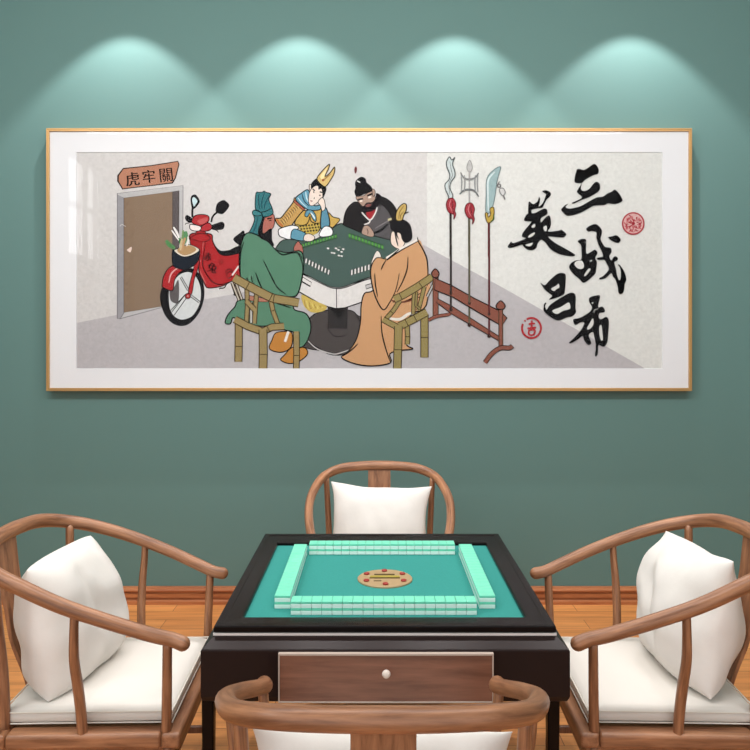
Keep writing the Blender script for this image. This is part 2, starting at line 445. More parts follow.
for sx in (-1, 1):
    for sy in (-1, 1):
        bm = bmesh.new(); cx, cy = CX-.012+sx*.475, (BY0+BY1)/2+sy*.485
        r = bmesh.ops.create_cone(bm, segments=4, radius1=.017, radius2=.024, depth=.572, cap_ends=True)
        bmesh.ops.rotate(bm, verts=bm.verts, cent=(0, 0, 0), matrix=Matrix.Rotation(R(45), 3, 'Z'))
        bmesh.ops.translate(bm, verts=bm.verts, vec=(cx, cy, .286))
        o = link('leg', bm, M_black, tb); bevel_mod(o, .004, 2)
DX0, DX1, DZ0, DZ1, DY = -.257, .316, .583, .707, BY0
bm = bmesh.new(); box(bm, DX0, DX1, DY-.010, DY+.03, DZ0, DZ1, .001, 1); dr = link('drawer', bm, M_drw, tb)
bm = bmesh.new()
w = .0035
for a in ((DX0-w, DX1+w, DZ1, DZ1+w*1.4), (DX0-w, DX1+w, DZ0-w, DZ0), (DX0-w, DX0, DZ0, DZ1), (DX1, DX1+w, DZ0, DZ1)): box(bm, a[0], a[1], DY-.012, DY+.01, a[2], a[3])
link('pale_edging', bm, M_edge, dr)
bm = bmesh.new(); lathe(bm, [(.006, 0), (.006, .008), (.0105, .011), (.0115, .015), (.0105, .019), (.006, .0215), (.001, .022)], seg=20)
bmesh.ops.rotate(bm, verts=bm.verts, cent=(0, 0, 0), matrix=Matrix.Rotation(R(90), 3, 'X'))
bmesh.ops.translate(bm, verts=bm.verts, vec=(.030, DY-.010, .6635)); link('knob', bm, M_knob, dr)
# centre console with six red buttons and the dice window
M_sand = plain('sand_console', (164, 138, 100), .45); M_red = plain('red_button', (150, 34, 26), .4)
M_dice = plain('yellow_dice_strip', (160, 142, 44), .4); M_dk = plain('dark_olive_groove', (86, 70, 30), .5)
CC = (.0335, -1.832); CRX, CRY = .0925, .090
bm = bmesh.new(); seg = 64
rr = [[bm.verts.new((CC[0]+CRX*f*math.cos(2*math.pi*k/seg), CC[1]+CRY*f*math.sin(2*math.pi*k/seg), z)) for k in range(seg)] for f, z in ((1, ZF), (1, ZF+.004), (.97, ZF+.006))]
for a, b in zip(rr, rr[1:]):
    for k in range(seg): bm.faces.new((a[k], a[(k+1) % seg], b[(k+1) % seg], b[k]))
bm.faces.new(rr[-1]); bm.faces.new(rr[0][::-1])
cons = link('centre_console', bm, M_sand, tb)
for dx, dy in ((-.062, .037), (-.062, -.033), (.060, .037), (.062, -.033), (-.001, .070), (.001, -.066)):
    bm = bmesh.new(); lathe(bm, [(.0095, ZF+.006), (.0095, ZF+.0095), (.008, ZF+.011)], CC[0]+dx, CC[1]+dy, 20); link('red_button', bm, M_red, cons)
bm = bmesh.new(); box(bm, CC[0]-.050, CC[0]+.050, CC[1]-.004, CC[1]+.010, ZF+.006, ZF+.011, .002); link('dice_display', bm, M_dice, cons)
bm = bmesh.new(); box(bm, CC[0]-.036, CC[0]+.034, CC[1]+.026, CC[1]+.034, ZF+.006, ZF+.009, .001)
box(bm, CC[0]-.052, CC[0]+.050, CC[1]-.008, CC[1]-.0045, ZF+.006, ZF+.0085); box(bm, CC[0]-.038, CC[0]-.012, CC[1]-.036, CC[1]-.030, ZF+.006, ZF+.0072)
link('display_groove', bm, M_dk, cons)

# ------------------------------------------------------------------ mahjong tiles
M_tw = plain('ivory_tile_face', (222, 244, 235), .3); M_tg = plain('mint_tile_back', MINT, .3)
TW, TL, TH = .0297, .0480, .0198
def tile_proto():
    bm = bmesh.new(); box(bm, -TW/2, TW/2, -TL/2, TL/2, 0, .0120, .0009, 1); t = link('mahjong_tile', bm, M_tw)
    bm = bmesh.new(); box(bm, -TW/2, TW/2, -TL/2, TL/2, .0120, TH, .0012, 2); link('green_back', bm, M_tg, t)
    return t
ORD = ['first', 'second', 'third', 'fourth', 'fifth', 'sixth', 'seventh', 'eighth', 'ninth', 'tenth', 'eleventh', 'twelfth', 'thirteenth', 'fourteenth', 'fifteenth', 'sixteenth', 'seventeenth', 'eighteenth']
P = .03045
tp = tile_proto(); first = True
rows = [('near', 'from the left', lambda k: (-.2330+k*P, -2.125, 0)),
        ('far', 'from the left', lambda k: (-.2325+k*P, -1.528, 0)),
        ('left', 'from the near end', lambda k: (-.2785, -2.084+k*P, 90)),
        ('right', 'from the near end', lambda k: (.3380, -2.084+k*P, 90))]
for rn, frm, f in rows:
    for lay in (0, 1):
        for k in range(18):
            x, y, a = f(k)
            t = tp if first else dup(tp); first = False
            t.location = (x, y, ZF+.0002+lay*(TH+.0002)); t.rotation_euler = (0, 0, R(a))
            tag(t, 'mint mahjong tile, %s %s in the %s layer of the %s wall' % (ORD[k], frm, ('lower', 'upper')[lay], rn),
                'mahjong tile', 'mahjong tiles in the %s wall on the felt' % rn)
# ------------------------------------------------------------------ framed picture
PK = 172.8
def WX(px): return (px-375)/PK
def WZ(py): return CAMH+(HOR-py)/PK
FX0, FX1, FZ0, FZ1 = (46.3-375)/173.3, (691.9-375)/173.3, CAMH+(335-391)/173.3, CAMH+(335-128.3)/173.3
pic = thing('framed_picture', 'wide gold-framed comic print of robed people playing mahjong, on the green wall', 'picture', ((FX0+FX1)/2, 0, FZ0))
M_gold = plain('brushed_gold_frame', (196, 156, 102), .4, metal=.45)
M_gold2 = plain('dark_gold_inner_edge', (140, 104, 62), .4, metal=.4)
M_mat = plain('white_mount_board', (226, 226, 228), .9, spec=.1)
FW = .030
bm = bmesh.new()
def fring(bm, seq):
    rr = [[bm.verts.new((x, y, z)) for x, z in ((FX0+i, FZ0+i), (FX1-i, FZ0+i), (FX1-i, FZ1-i), (FX0+i, FZ1-i))] for i, y in seq]
    for a, b in zip(rr, rr[1:]):
        for k in range(4): bm.faces.new((a[k], a[(k+1) % 4], b[(k+1) % 4], b[k]))
fring(bm, [(0, .018), (0, -.044), (.0015, -.046), (.0055, -.046), (.007, -.042), (.0105, -.042), (.012, -.046), (.016, -.046), (.0175, -.044), (.0175, .018)])
link('gold_frame', bm, M_gold, pic)
AX0, AX1, AZ0, AZ1 = WX(76.3), WX(662.5), WZ(368.8), WZ(152.2)
bm = bmesh.new()
MY = -.0330
rr = [[bm.verts.new((x, y, z)) for x, z in ((a, c), (b, c), (b, d), (a, d))] for a, b, c, d, y in
      ((FX0+.016, FX1-.016, FZ0+.016, FZ1-.016, -.010), (FX0+.016, FX1-.016, FZ0+.016, FZ1-.016, MY), (AX0, AX1, AZ0, AZ1, MY), (AX0+.002, AX1-.002, AZ0+.002, AZ1-.002, MY+.003), (AX0+.002, AX1-.002, AZ0+.002, AZ1-.002, -.010))]
for a, b in zip(rr, rr[1:]):
    for k in range(4): bm.faces.new((a[k], a[(k+1) % 4], b[(k+1) % 4], b[k]))
link('mount_board', bm, M_mat, pic)

# --- the print: flat coloured shapes, one mesh
art = bmesh.new(); art_mats = []; art_idx = {}
AY = [-.0260]; STEP = .0000085
def paper(name, col, amt=.05, sc=14):
    m, nt, b = new_mat(name)
    tc = nt.nodes.new('ShaderNodeTexCoord'); n = nt.nodes.new('ShaderNodeTexNoise'); n.inputs['Scale'].default_value = sc
    n.inputs['Detail'].default_value = 9; n.inputs['Roughness'].default_value = .7
    nt.links.new(tc.outputs['Object'], n.inputs['Vector'])
    r = nt.nodes.new('ShaderNodeValToRGB'); a = lin(col)
    r.color_ramp.elements[0].position = .3; r.color_ramp.elements[1].position = .7
    r.color_ramp.elements[0].color = (*[x*(1-amt) for x in a[:3]], 1); r.color_ramp.elements[1].color = (*[min(1, x*(1+amt)) for x in a[:3]], 1)
    nt.links.new(n.outputs['Fac'], r.inputs['Fac']); nt.links.new(r.outputs['Color'], b.inputs['Base Color'])
    b.inputs['Roughness'].default_value = .97; b.inputs['Specular IOR Level'].default_value = .05
    return m
def mute(c):
    if c in (PWL, PWR, PFL) or max(c) < 40: return c
    g = sum(c)/3
    return tuple((v+(g-v)*.16)*(.93 if g < 200 else .97) for v in c)
def cidx(c):
    if c not in art_idx:
        art_idx[c] = len(art_mats); art_mats.append(paper('print_ink', mute(c), .09 if max(c) > 60 else .02, 60))
    return art_idx[c]
TR = [0, 0, 1]
def setT(x, y, s): TR[:] = [x, y, s]
def tp_(p): return (TR[0]+p[0]/TR[2], TR[1]+p[1]/TR[2])
XC0, XC1, YC0, YC1 = 76, 663, 152, 369.2
def W3(p): return Vector((WX(min(max(p[0], XC0), XC1)), AY[0], WZ(min(max(p[1], YC0), YC1))))
K = (15, 13, 13)
def fill2(pts, c):
    AY[0] -= STEP
    v3 = [W3(p) for p in pts]
    tris = tessellate_polygon([[Vector((v.x, v.z, 0)) for v in v3]])
    vs = [art.verts.new(v) for v in v3]
    mi = cidx(c)
    for t in tris:
        try: f = art.faces.new([vs[k] for k in t])
        except ValueError: continue
        f.material_index = mi
def stroke2(pts, w, c, taper=True, closed=False):
    """pts in photo px; w width or list of widths."""
    AY[0] -= STEP
    n = len(pts)
    if not isinstance(w, (list, tuple)):
        w = [w]*n
        if taper and not closed and n > 2:
            w = [x*(.45+.55*math.sin(math.pi*min(1, max(0, i/(n-1)*.9+.05)))) for i, x in enumerate(w)]
    L = []; Rr = []
    for i, p in enumerate(pts):
        a = pts[i-1] if (i or closed) else p; b = pts[(i+1) % n] if (i < n-1 or closed) else p
        dx, dy = b[0]-a[0], b[1]-a[1]; d = math.hypot(dx, dy) or 1
        nx, ny = -dy/d*w[i]/2, dx/d*w[i]/2
        L.append(art.verts.new(W3((p[0]+nx, p[1]+ny)))); Rr.append(art.verts.new(W3((p[0]-nx, p[1]-ny))))
    mi = cidx(c)
    for i in range(n if closed else n-1):
        j = (i+1) % n
        try: f = art.faces.new((L[i], L[j], Rr[j], Rr[i])); f.material_index = mi
        except ValueError: pass
def Pg(pts, c, line=K, lw=.75, n=4, sm=True):
    q = [tp_(p) for p in pts]
    if sm: q = [tuple(v) for v in smooth_pts([(a, b, 0) for a, b in q], n, True)]
    q = [(p[0], p[1]) for p in q]
    if c: fill2(q, c)
    if line: stroke2(q, lw*1.4, line, closed=True)
def Ln(pts, w=.7, c=K, n=4, sm=True, taper=True):
    q = [tp_(p) for p in pts]
    if sm and len(q) > 2: q = [(v[0], v[1]) for v in smooth_pts([(a, b, 0) for a, b in q], n)]
    if w < 1.6: w *= 1.55
    stroke2(q, w, c, taper)
def Ci(x, y, r, c, line=None, lw=.5, ry=None):
    ry = ry or r
    Pg([(x+r*math.cos(k*math.pi/8), y+ry*math.sin(k*math.pi/8)) for k in range(16)], c, line, lw, n=2)
def row(p0, p1, n, vec, wfrac, c, line=None, lw=.3):
    for k in range(n):
        a = (p0[0]+(p1[0]-p0[0])*k/n, p0[1]+(p1[1]-p0[1])*k/n); b = (p0[0]+(p1[0]-p0[0])*(k+wfrac)/n, p0[1]+(p1[1]-p0[1])*(k+wfrac)/n)
        Pg([a, b, (b[0]+vec[0], b[1]+vec[1]), (a[0]+vec[0], a[1]+vec[1])], c, line, lw, sm=False)

PWL, PWR, PFL = (203, 200, 198), (213, 213, 209), (180, 176, 178)
setT(0, 0, 1)
Pg([(70, 145), (427, 145), (427, 380), (70, 380)], PWL, None, sm=False)
Pg([(427, 145), (670, 145), (670, 385), (427, 385)], PWR, None, sm=False)
Pg([(70, 323), (116, 315), (240, 293), (424, 245), (440, 254), (500, 286), (560, 320), (646, 369), (670, 380), (70, 380)], PFL, None, sm=False)
# door
setT(40, 120, 3.75)
Pg([(289, 275), (536, 245), (533, 682), (300, 745), (289, 745)], (196, 194, 194), (120, 118, 120), .5, sm=False)
Pg([(289, 280), (314, 292), (314, 724), (300, 745), (289, 745)], (160, 158, 163), (105, 103, 106), .4, sm=False)
Pg([(314, 292), (497, 268), (497, 692), (314, 722)], (147, 121, 97), (90, 78, 68), .4, sm=False)
Pg([(497, 268), (521, 264), (519, 684), (497, 690)], (98, 90, 90), (70, 64, 66), .4, sm=False)
rnd = random.Random(3)
for k in range(46):
    x = rnd.uniform(318, 478); y = rnd.uniform(300, 680); l_ = rnd.uniform(12, 30)
    Ln([(x, y), (x+8, y-l_*.5), (x+14, y-l_)], .35, (157, 131, 106) if k % 2 else (136, 110, 88))
Pg([(325, 487), (331, 482), (342, 475), (343, 484), (338, 496), (330, 492)], (232, 206, 192), None)
# plaque
setT(70, 145, 6.25)
Pg([(330, 143), (500, 126), (590, 112), (675, 98), (684, 120), (662, 205), (642, 240), (500, 257), (400, 268), (325, 278), (316, 262), (293, 225), (294, 190)], (60, 46, 42), None, sm=False)
Pg([(334, 150), (500, 132), (592, 118), (672, 104), (677, 122), (655, 203), (636, 233), (500, 251), (400, 262), (330, 271), (304, 225), (305, 190)], (199, 133, 103), None, sm=False)
def glyph(ch, cx, cy, size, rot=0, col=(30, 22, 22), sx=1.0, bold=.0):
    """writing set in the built-in font, centred at photo px (cx, cy)."""
    cu = bpy.data.curves.new('g', 'FONT'); cu.body = ch; cu.size = 1; cu.offset = bold; cu.resolution_u = 3
    ob = bpy.data.objects.new('g', cu); COL.objects.link(ob)
    dg = bpy.context.evaluated_depsgraph_get(); dg.update()
    me = ob.evaluated_get(dg).to_mesh()
    vs = [v.co.copy() for v in me.vertices]
    if vs:
        x0, x1 = min(v.x for v in vs), max(v.x for v in vs); y0, y1 = min(v.y for v in vs), max(v.y for v in vs)
        AY[0] -= STEP; k = size/max(x1-x0, y1-y0, 1e-6); c_, s_ = math.cos(R(rot)), math.sin(R(rot))
        nv = []
        for v in vs:
            a, b = (v.x-(x0+x1)/2)*k*sx, (v.y-(y0+y1)/2)*k
            nv.append(art.verts.new(W3((cx+a*c_-b*s_, cy-(a*s_+b*c_)))))
        mi = cidx(col)
        for p in me.polygons:
            try: f = art.faces.new([nv[i] for i in p.vertices]); f.material_index = mi
            except ValueError: pass
    ob.evaluated_get(dg).to_mesh_clear(); bpy.data.objects.remove(ob)
for d in (-.3, 0, .3):
    glyph('虎', 70+390/6.25+d, 145+212/6.25, 13.6, 6); glyph('牢', 70+492/6.25+d, 145+196/6.25, 12.8, 6)
    glyph('關', 70+600/6.25+d*.6, 145+187/6.25, 13.4, 6)

# motor scooter
RED, DRED, BLK, TEAL = (193, 34, 38), (120, 20, 24), (24, 23, 25), (42, 112, 122)
setT(160, 240, 7.5)
Pg([(5, 480), (0, 400), (30, 330), (80, 260), (130, 222), (200, 207), (262, 222), (310, 280), (332, 370), (325, 460), (290, 550), (230, 620), (170, 645), (100, 630), (40, 570)], BLK, None)
Pg([(66, 450), (70, 370), (110, 300), (150, 258), (210, 240), (260, 265), (295, 330), (306, 400), (295, 480), (250, 560), (200, 590), (150, 595), (105, 570), (75, 520)], (208, 212, 212), None)
Pg([(75, 440), (72, 370), (98, 365), (138, 300), (138, 460), (100, 470)], (98, 92, 92), None)
for a, b in (((160, 275), (215, 370)), ((150, 282), (205, 380)), ((232, 410), (300, 462)), ((228, 425), (290, 470)), ((185, 412), (78, 530)), ((200, 430), (105, 565)), ((192, 405), (84, 545))): Ln([a, ((a[0]+b[0])/2, (a[1]+b[1])/2), b], .5, K, sm=False, taper=False)
Pg([(16, 330), (25, 275), (60, 215), (110, 188), (182, 200), (178, 222), (140, 250), (108, 300), (98, 370), (72, 378), (18, 352)], RED, K, .7)
Ln([(65, 320), (80, 260), (110, 225), (140, 208)], 1.0, (235, 170, 165))
# body
setT(160, 180, 9.375)
Pg([(685, 555), (745, 500), (790, 480), (800, 640), (740, 610)], BLK, None)
Pg([(505, 655), (570, 670), (650, 655), (710, 625), (760, 618), (830, 600), (860, 560), (860, 690), (720, 700), (640, 715), (570, 710), (520, 690)], BLK, None)
setT(160, 240, 7.5)
Pg([(225, 0), (240, -50), (380, -45), (395, 10), (440, 90), (480, 112), (600, 90), (640, 120), (640, 280), (545, 305), (480, 340), (420, 355), (370, 360), (345, 350), (320, 300), (290, 230), (300, 100), (310, 30)], RED, K, .8)
Pg([(395, 20), (440, 70), (480, 80), (560, 62), (620, 20), (640, 90), (600, 100), (500, 120), (440, 100)], BLK, None)
Ln([(340, 20), (325, 120), (320, 190), (345, 250), (390, 310), (450, 335), (520, 315), (570, 300)], .7)
Ln([(325, 10), (312, 100), (300, 165)], .6, (228, 120, 115)); Ln([(300, 230), (320, 280), (345, 330)], .6, (225, 110, 105))
Ln([(490, 250), (500, 225), (530, 218), (545, 235)], .7); Ln([(505, 285), (500, 255), (525, 235), (545, 250), (540, 270)], .7); Ln([(540, 265), (590, 195)], 1.1, (226, 214, 210), sm=False); Ln([(510, 290), (545, 270)], .6, K, sm=False)
for d in (-.35, 0, .35):
    glyph('赤', 160+358/7.5+d, 240+125/7.5, 8.4, -14, (20, 10, 10), sx=.85); glyph('兔', 160+392/7.5+d, 240+208/7.5, 10, -14, (20, 10, 10), sx=.95)
Ln([(440, 160), (462, 140), (475, 165), (450, 188), (440, 160)], .5, K, sm=False); Ln([(448, 160), (466, 168)], .4, K, sm=False)
Ln([(500, 330), (480, 358), (450, 362), (445, 370)], .8)
for a in ((530, 320, 560, 410), (545, 318, 575, 400), (556, 330, 595, 450), (575, 330, 605, 445)): Ln([a[:2], a[2:]], .6, K, sm=False)
Ln([(550, 408), (575, 420)], .8, K, sm=False)
# fork
Pg([(262, 150), (295, 158), (275, 240), (255, 300), (238, 400), (212, 395), (222, 330), (240, 260), (252, 215)], RED, K, .6)
Ci(208, 420, 20, RED, K, .6); Ci(208, 420, 6, (230, 170, 160), None)
# head, lamp, mirrors
setT(160, 180, 9.375)
Pg([(345, 480), (345, 515), (425, 520), (412, 470)], RED, K, .6)
Pg([(283, 545), (345, 505), (425, 505), (470, 550), (400, 582), (320, 560)], RED, K, .6)
Pg([(283, 550), (320, 565), (400, 585), (392, 750), (360, 740), (340, 640), (285, 600)], (180, 28, 32), None, sm=False)
Ln([(283, 550), (285, 600), (340, 640)], .5)
Pg([(235, 345), (255, 328), (300, 360), (300, 395), (270, 400), (240, 375)], BLK, None); Ln([(275, 405), (245, 405), (236, 420)], .5)
Pg([(470, 430), (545, 400), (585, 392), (605, 420), (590, 460), (540, 468), (490, 465)], BLK, None); Ln([(510, 465), (535, 475), (548, 492)], .6)
Pg([(365, 470), (395, 430), (450, 400), (485, 430), (470, 468), (420, 480)], (200, 44, 52), K, .6)
Pg([(300, 370), (325, 335), (390, 322), (450, 335), (460, 370), (440, 400), (380, 430), (340, 420), (300, 400)], (196, 42, 46), K, .6)
Pg([(350, 380), (400, 360), (440, 350), (440, 385), (380, 415)], (214, 88, 86), None)
Pg([(278, 430), (290, 415), (380, 435), (370, 475), (310, 475), (280, 455)], (238, 226, 222), K, .6)
Ln([(303, 350), (302, 300), (305, 262)], 1.3, K, taper=False)
Pg([(292, 240), (285, 180), (298, 145), (335, 138), (372, 195), (350, 240), (322, 268), (302, 268)], BLK, None)
Pg([(308, 225), (300, 180), (320, 160), (350, 195), (332, 230), (318, 248)], (196, 222, 226), None)
Ln([(480, 395), (490, 350), (515, 318), (535, 305)], 1.2, K, taper=False)
Pg([(525, 300), (522, 260), (540, 215), (590, 188), (620, 200), (650, 240), (610, 300), (575, 320)], BLK, None)
# basket with vegetables
Pg([(118, 655), (180, 700), (260, 720), (330, 695), (370, 645), (368, 720), (330, 790), (240, 838), (160, 825), (118, 790)], (28, 36, 48), K, .6)
Pg([(130, 660), (180, 640), (270, 605), (368, 650), (320, 695), (240, 720), (180, 705)], (226, 216, 196), K, .5)
Pg([(160, 665), (200, 625), (290, 615), (340, 650), (290, 690), (220, 705)], (192, 150, 96), None)
for a, w_, c in ((((55, 565), (90, 610), (140, 640)), 4.6, (84, 148, 84)), (((170, 520), (185, 560), (190, 610)), 2.4, (58, 130, 70)), (((215, 470), (215, 520), (200, 590)), 2.6, (120, 160, 96)), (((240, 480), (240, 540), (215, 610)), 4.5, (88, 152, 98)),
               (((108, 470), (140, 515), (175, 565)), 1.6, (238, 236, 232)), (((125, 440), (155, 490), (180, 545)), 1.5, (238, 236, 232)), (((262, 530), (262, 570), (250, 620)), 1.8, (235, 232, 224)), (((235, 540), (215, 600), (205, 660)), 3.0, (205, 152, 104)), (((205, 550), (195, 610), (190, 660)), 1.5, (214, 190, 140))): Ln(a, w_, c)

# person with golden armour and blue scarf
SKIN, YEL, BLU, WHT = (233, 214, 200), (214, 172, 76), (92, 158, 184), (234, 234, 234)
setT(270, 155, 9.375)
Pg([(545, 540), (590, 580), (655, 600), (620, 650), (570, 690), (540, 660)], YEL, K, .7)
Pg([(230, 640), (290, 530), (340, 520), (500, 510), (500, 560), (470, 690), (420, 740), (330, 740), (280, 690)], YEL, K, .7)
Pg([(250, 655), (330, 660), (400, 640), (470, 640), (450, 720), (400, 750), (330, 745)], (206, 176, 70), None)
for i in range(7):
    for j in range(3): Ci(285+i*27+j*8, 668+j*26-i*3, 9, (44, 34, 28), None)
Ln([(230, 645), (290, 660), (340, 650), (365, 610), (370, 575)], .7); Ln([(375, 570), (385, 620), (430, 640), (470, 635)], .7)
Pg([(235, 400), (215, 445), (150, 530), (100, 590), (50, 595), (65, 640), (110, 680), (180, 680), (230, 620), (275, 560), (318, 510), (300, 490)], (208, 160, 84), K, .8)
Pg([(235, 425), (320, 500), (308, 515), (228, 445)], (186, 92, 70), K, .4)
for i in range(9):
    x = 232-i*17; y = 470+i*17
    Ln([(x, y), (x+20, y+22), (x+22+i*2, y+52)], .5, (110, 78, 36))
    Ln([(x+30, y+10), (x+40, y+30)], .4, (236, 200, 120), sm=False)
Ln([(60, 600), (90, 640), (120, 670)], 1.2, (200, 98, 44))
Pg([(245, 395), (290, 360), (345, 325), (370, 350), (375, 440), (420, 475), (470, 470), (470, 510), (400, 520), (350, 510), (290, 470), (245, 425)], BLU, K, .7)
Ln([(260, 400), (300, 450), (345, 490)], .6, (196, 224, 232)); Ln([(300, 365), (320, 430), (370, 480)], .6, K); Ln([(335, 345), (345, 410), (385, 470)], .8, (190, 220, 230))
Pg([(345, 520), (395, 520), (430, 570), (428, 625), (395, 590), (375, 545), (350, 580), (325, 565)], BLU, K, .6)
Ln([(380, 540), (405, 570), (420, 600)], .9, (222, 236, 240))
Pg([(370, 275), (392, 285), (395, 330), (370, 325)], SKIN, K, .5)
Pg([(395, 310), (440, 285), (500, 320), (495, 390), (450, 440), (400, 475), (370, 465), (360, 420), (370, 350)], SKIN, K, .5)
Pg([(385, 315), (388, 265), (425, 225), (460, 230), (525, 300), (522, 350), (495, 405), (490, 350), (480, 315), (455, 325), (450, 290), (420, 290)], BLK, None)
Ln([(400, 318), (420, 335)], .8, K, sm=False); Ln([(465, 345), (490, 350)], .8, K, sm=False); Ln([(405, 342), (415, 352)], .7, K, sm=False); Ln([(460, 375), (474, 380)], .7, K, sm=False); Ln([(378, 428), (398, 434)], .6, (150, 60, 56), sm=False); Ln([(420, 395), (412, 408), (420, 410)], .4)
Pg([(440, 225), (480, 160), (555, 85), (548, 130), (515, 200), (560, 170), (605, 112), (602, 170), (570, 230), (525, 292), (490, 285)], (228, 192, 112), K, .7)
Pg([(470, 200), (515, 140), (535, 110), (520, 170), (495, 230)], (244, 222, 160), None); Ci(498, 235, 12, (176, 84, 42), None); Ln([(500, 240), (530, 210), (570, 180)], .6, (150, 90, 50))
Pg([(485, 515), (520, 490), (545, 550), (560, 650), (520, 690), (475, 680)], (88, 150, 176), K, .8)
Pg([(450, 440), (485, 400), (510, 425), (518, 500), (490, 525), (475, 480)], SKIN, K, .5)
Pg([(470, 730), (520, 670), (580, 680), (590, 740), (540, 780), (480, 780)], WHT, K, .6)
setT(220, 150, 6.25)
Pg([(365, 500), (390, 485), (450, 470), (490, 480), (480, 500), (450, 520), (440, 560), (400, 550), (370, 535)], WHT, K, .7)

# person in black robe
SK2 = (186, 152, 132)
setT(340, 160, 9.375)
Pg([(35, 560), (60, 470), (110, 410), (160, 395), (300, 440), (360, 350), (430, 360), (500, 420), (540, 520), (560, 800), (300, 780), (160, 700), (45, 650)], (34, 31, 32), K, .7)
Pg([(345, 440), (300, 560), (240, 610), (290, 680), (290, 800), (500, 800), (470, 620), (460, 560), (480, 540), (440, 470), (400, 430)], (92, 88, 90), None)
Ln([(380, 400), (370, 480), (340, 560)], .5, (60, 58, 60)); Ln([(330, 640), (400, 600), (470, 560)], .6, (140, 132, 136)); Ln([(300, 740), (380, 730), (440, 690)], .5, (60, 58, 60))
Ln([(300, 690), (380, 660), (450, 600)], 2.6, BLK)
Pg([(255, 480), (335, 470), (300, 545), (285, 560), (250, 520)], (178, 38, 44), None)
Ln([(205, 490), (240, 530), (285, 562), (330, 500), (348, 445)], .9, (224, 220, 216), taper=False); Ln([(285, 562), (270, 590), (225, 605)], .9, (224, 220, 216))
Pg([(225, 620), (270, 620), (315, 680), (300, 720), (215, 695), (205, 670)], SK2, K, .4)
Pg([(150, 340), (220, 335), (295, 290), (330, 350), (330, 400), (280, 440), (220, 440), (170, 390)], SK2, K, .4)
Pg([(300, 275), (325, 280), (330, 315), (310, 340)], SK2, K, .4)
Pg([(175, 410), (215, 435), (250, 400), (300, 395), (330, 360), (340, 310), (385, 335), (375, 390), (340, 440), (300, 480), (235, 485), (195, 455)], (26, 22, 24), None)
Pg([(238, 432), (260, 412), (295, 415), (270, 440)], (150, 84, 78), None)
Pg([(135, 300), (145, 260), (140, 220), (155, 185), (200, 157), (240, 175), (250, 210), (290, 245), (302, 290), (230, 320), (160, 345)], BLK, None)
Ln([(160, 195), (190, 210)], .7, (225, 222, 220), sm=False)
Ln([(165, 375), (215, 362)], 1.1, K, sm=False); Ln([(255, 335), (305, 315)], 1.1, K, sm=False); Ln([(185, 385), (210, 382)], 1.3, (238, 224, 210), sm=False); Ln([(265, 352), (292, 345)], 1.3, (238, 224, 210), sm=False)
Pg([(135, 80), (150, 58), (160, 85), (150, 125), (138, 118)], (120, 52, 56), None)

# table drawn in the print
setT(280, 210, 6.25)
Pg([(220, 690), (300, 640), (430, 640), (520, 680), (560, 730), (540, 800), (400, 880), (150, 860), (90, 790)], (80, 73, 71), K, .7)
setT(220, 250, 5.77)
Pg([(520, 390), (625, 345), (640, 350), (760, 350), (800, 400), (820, 450), (790, 580), (650, 605), (560, 560), (505, 520)], (80, 73, 71), K, .7)
Ln([(505, 522), (560, 570), (650, 600), (700, 592), (790, 560)], .8, (200, 196, 194)); Ln([(610, 430), (650, 490), (700, 500), (740, 480)], .6)
setT(280, 210, 6.25)
Pg([(298, 590), (425, 590), (422, 745), (300, 740)], (52, 48, 48), None, sm=False)
Pg([(300, 600), (420, 600), (372, 682)], (24, 22, 22), None, sm=False)
Pg([(-60, 380), (140, 400), (370, 480), (600, 420), (720, 380), (610, 540), (500, 580), (405, 612), (350, 616), (295, 603), (240, 580), (100, 500), (-40, 440)], (218, 214, 211), K, .8, sm=False)
Ln([(352, 492), (354, 612)], .5, K, sm=False)
Pg([(140, 418), (196, 452), (190, 478), (138, 446)], (222, 218, 214), K, .5, sm=False); Ln([(138, 448), (190, 478)], .9, K, sm=False)
Pg([(535, 470), (575, 458), (578, 480), (540, 494)], (200, 196, 196), K, .6, sm=False)
Pg([(0, 200), (100, 185), (200, 190), (300, 140), (345, 100), (385, 84), (410, 100), (520, 145), (640, 175), (760, 220), (740, 330), (640, 390), (500, 440), (400, 478), (345, 482), (290, 468), (140, 395), (-40, 330)], (74, 100, 92), K, .7)
Ln([(140, 402), (290, 475), (345, 490), (400, 486), (500, 450), (600, 415)], .7)
# yellow slip under the table
Pg([(135, 530), (200, 560), (290, 600), (270, 632), (200, 640), (150, 600)], (214, 184, 84), None)
for k in range(8): Ln([(150+k*16, 560+k*7), (160+k*15, 600+(k % 3)*8), (170+k*14, 610)], .5, (238, 222, 110) if k % 2 else (170, 130, 50))
GRN = (92, 186, 60)
row((138, 212), (362, 150), 12, (0, 18), .5, GRN, None); Ln([(140, 236), (362, 172)], .7, (38, 84, 40), sm=False); Ln([(138, 212), (362, 150)], .5, (38, 84, 40), sm=False)
row((430, 145), (655, 225), 11, (0, 24), .5, GRN, None); Ln([(428, 172), (655, 250)], .6, (38, 84, 40), sm=False); Ln([(430, 145), (655, 225)], .6, (38, 84, 40), sm=False)
row((140, 290), (320, 380), 9, (-6, 30), .62, (222, 220, 216), (60, 60, 60), .55); row((442, 375), (590, 330), 7, (0, 34), .66, (222, 220, 216), (60, 60, 60), .55)
for x, y in ((300, 240), (325, 268), (338, 270), (350, 240), (372, 232), (365, 250), (385, 262), (368, 285), (385, 288), (395, 245)):
    Pg([(x-11, y), (x-2, y-8), (x+11, y-2), (x+3, y+8)], (222, 222, 218) if y > 236 else (120, 140, 128), (70, 74, 72), .3, sm=False)
Pg([(75, 130), (100, 120), (165, 150), (150, 192), (75, 180), (68, 160)], BLU, K, .6)
Pg([(155, 155), (190, 150), (218, 172), (195, 195), (150, 190)], SKIN, K, .5)
Pg([(245, 150), (275, 105), (310, 105), (330, 130), (320, 160), (260, 168)], WHT, K, .6)
setT(340, 160, 9.375)
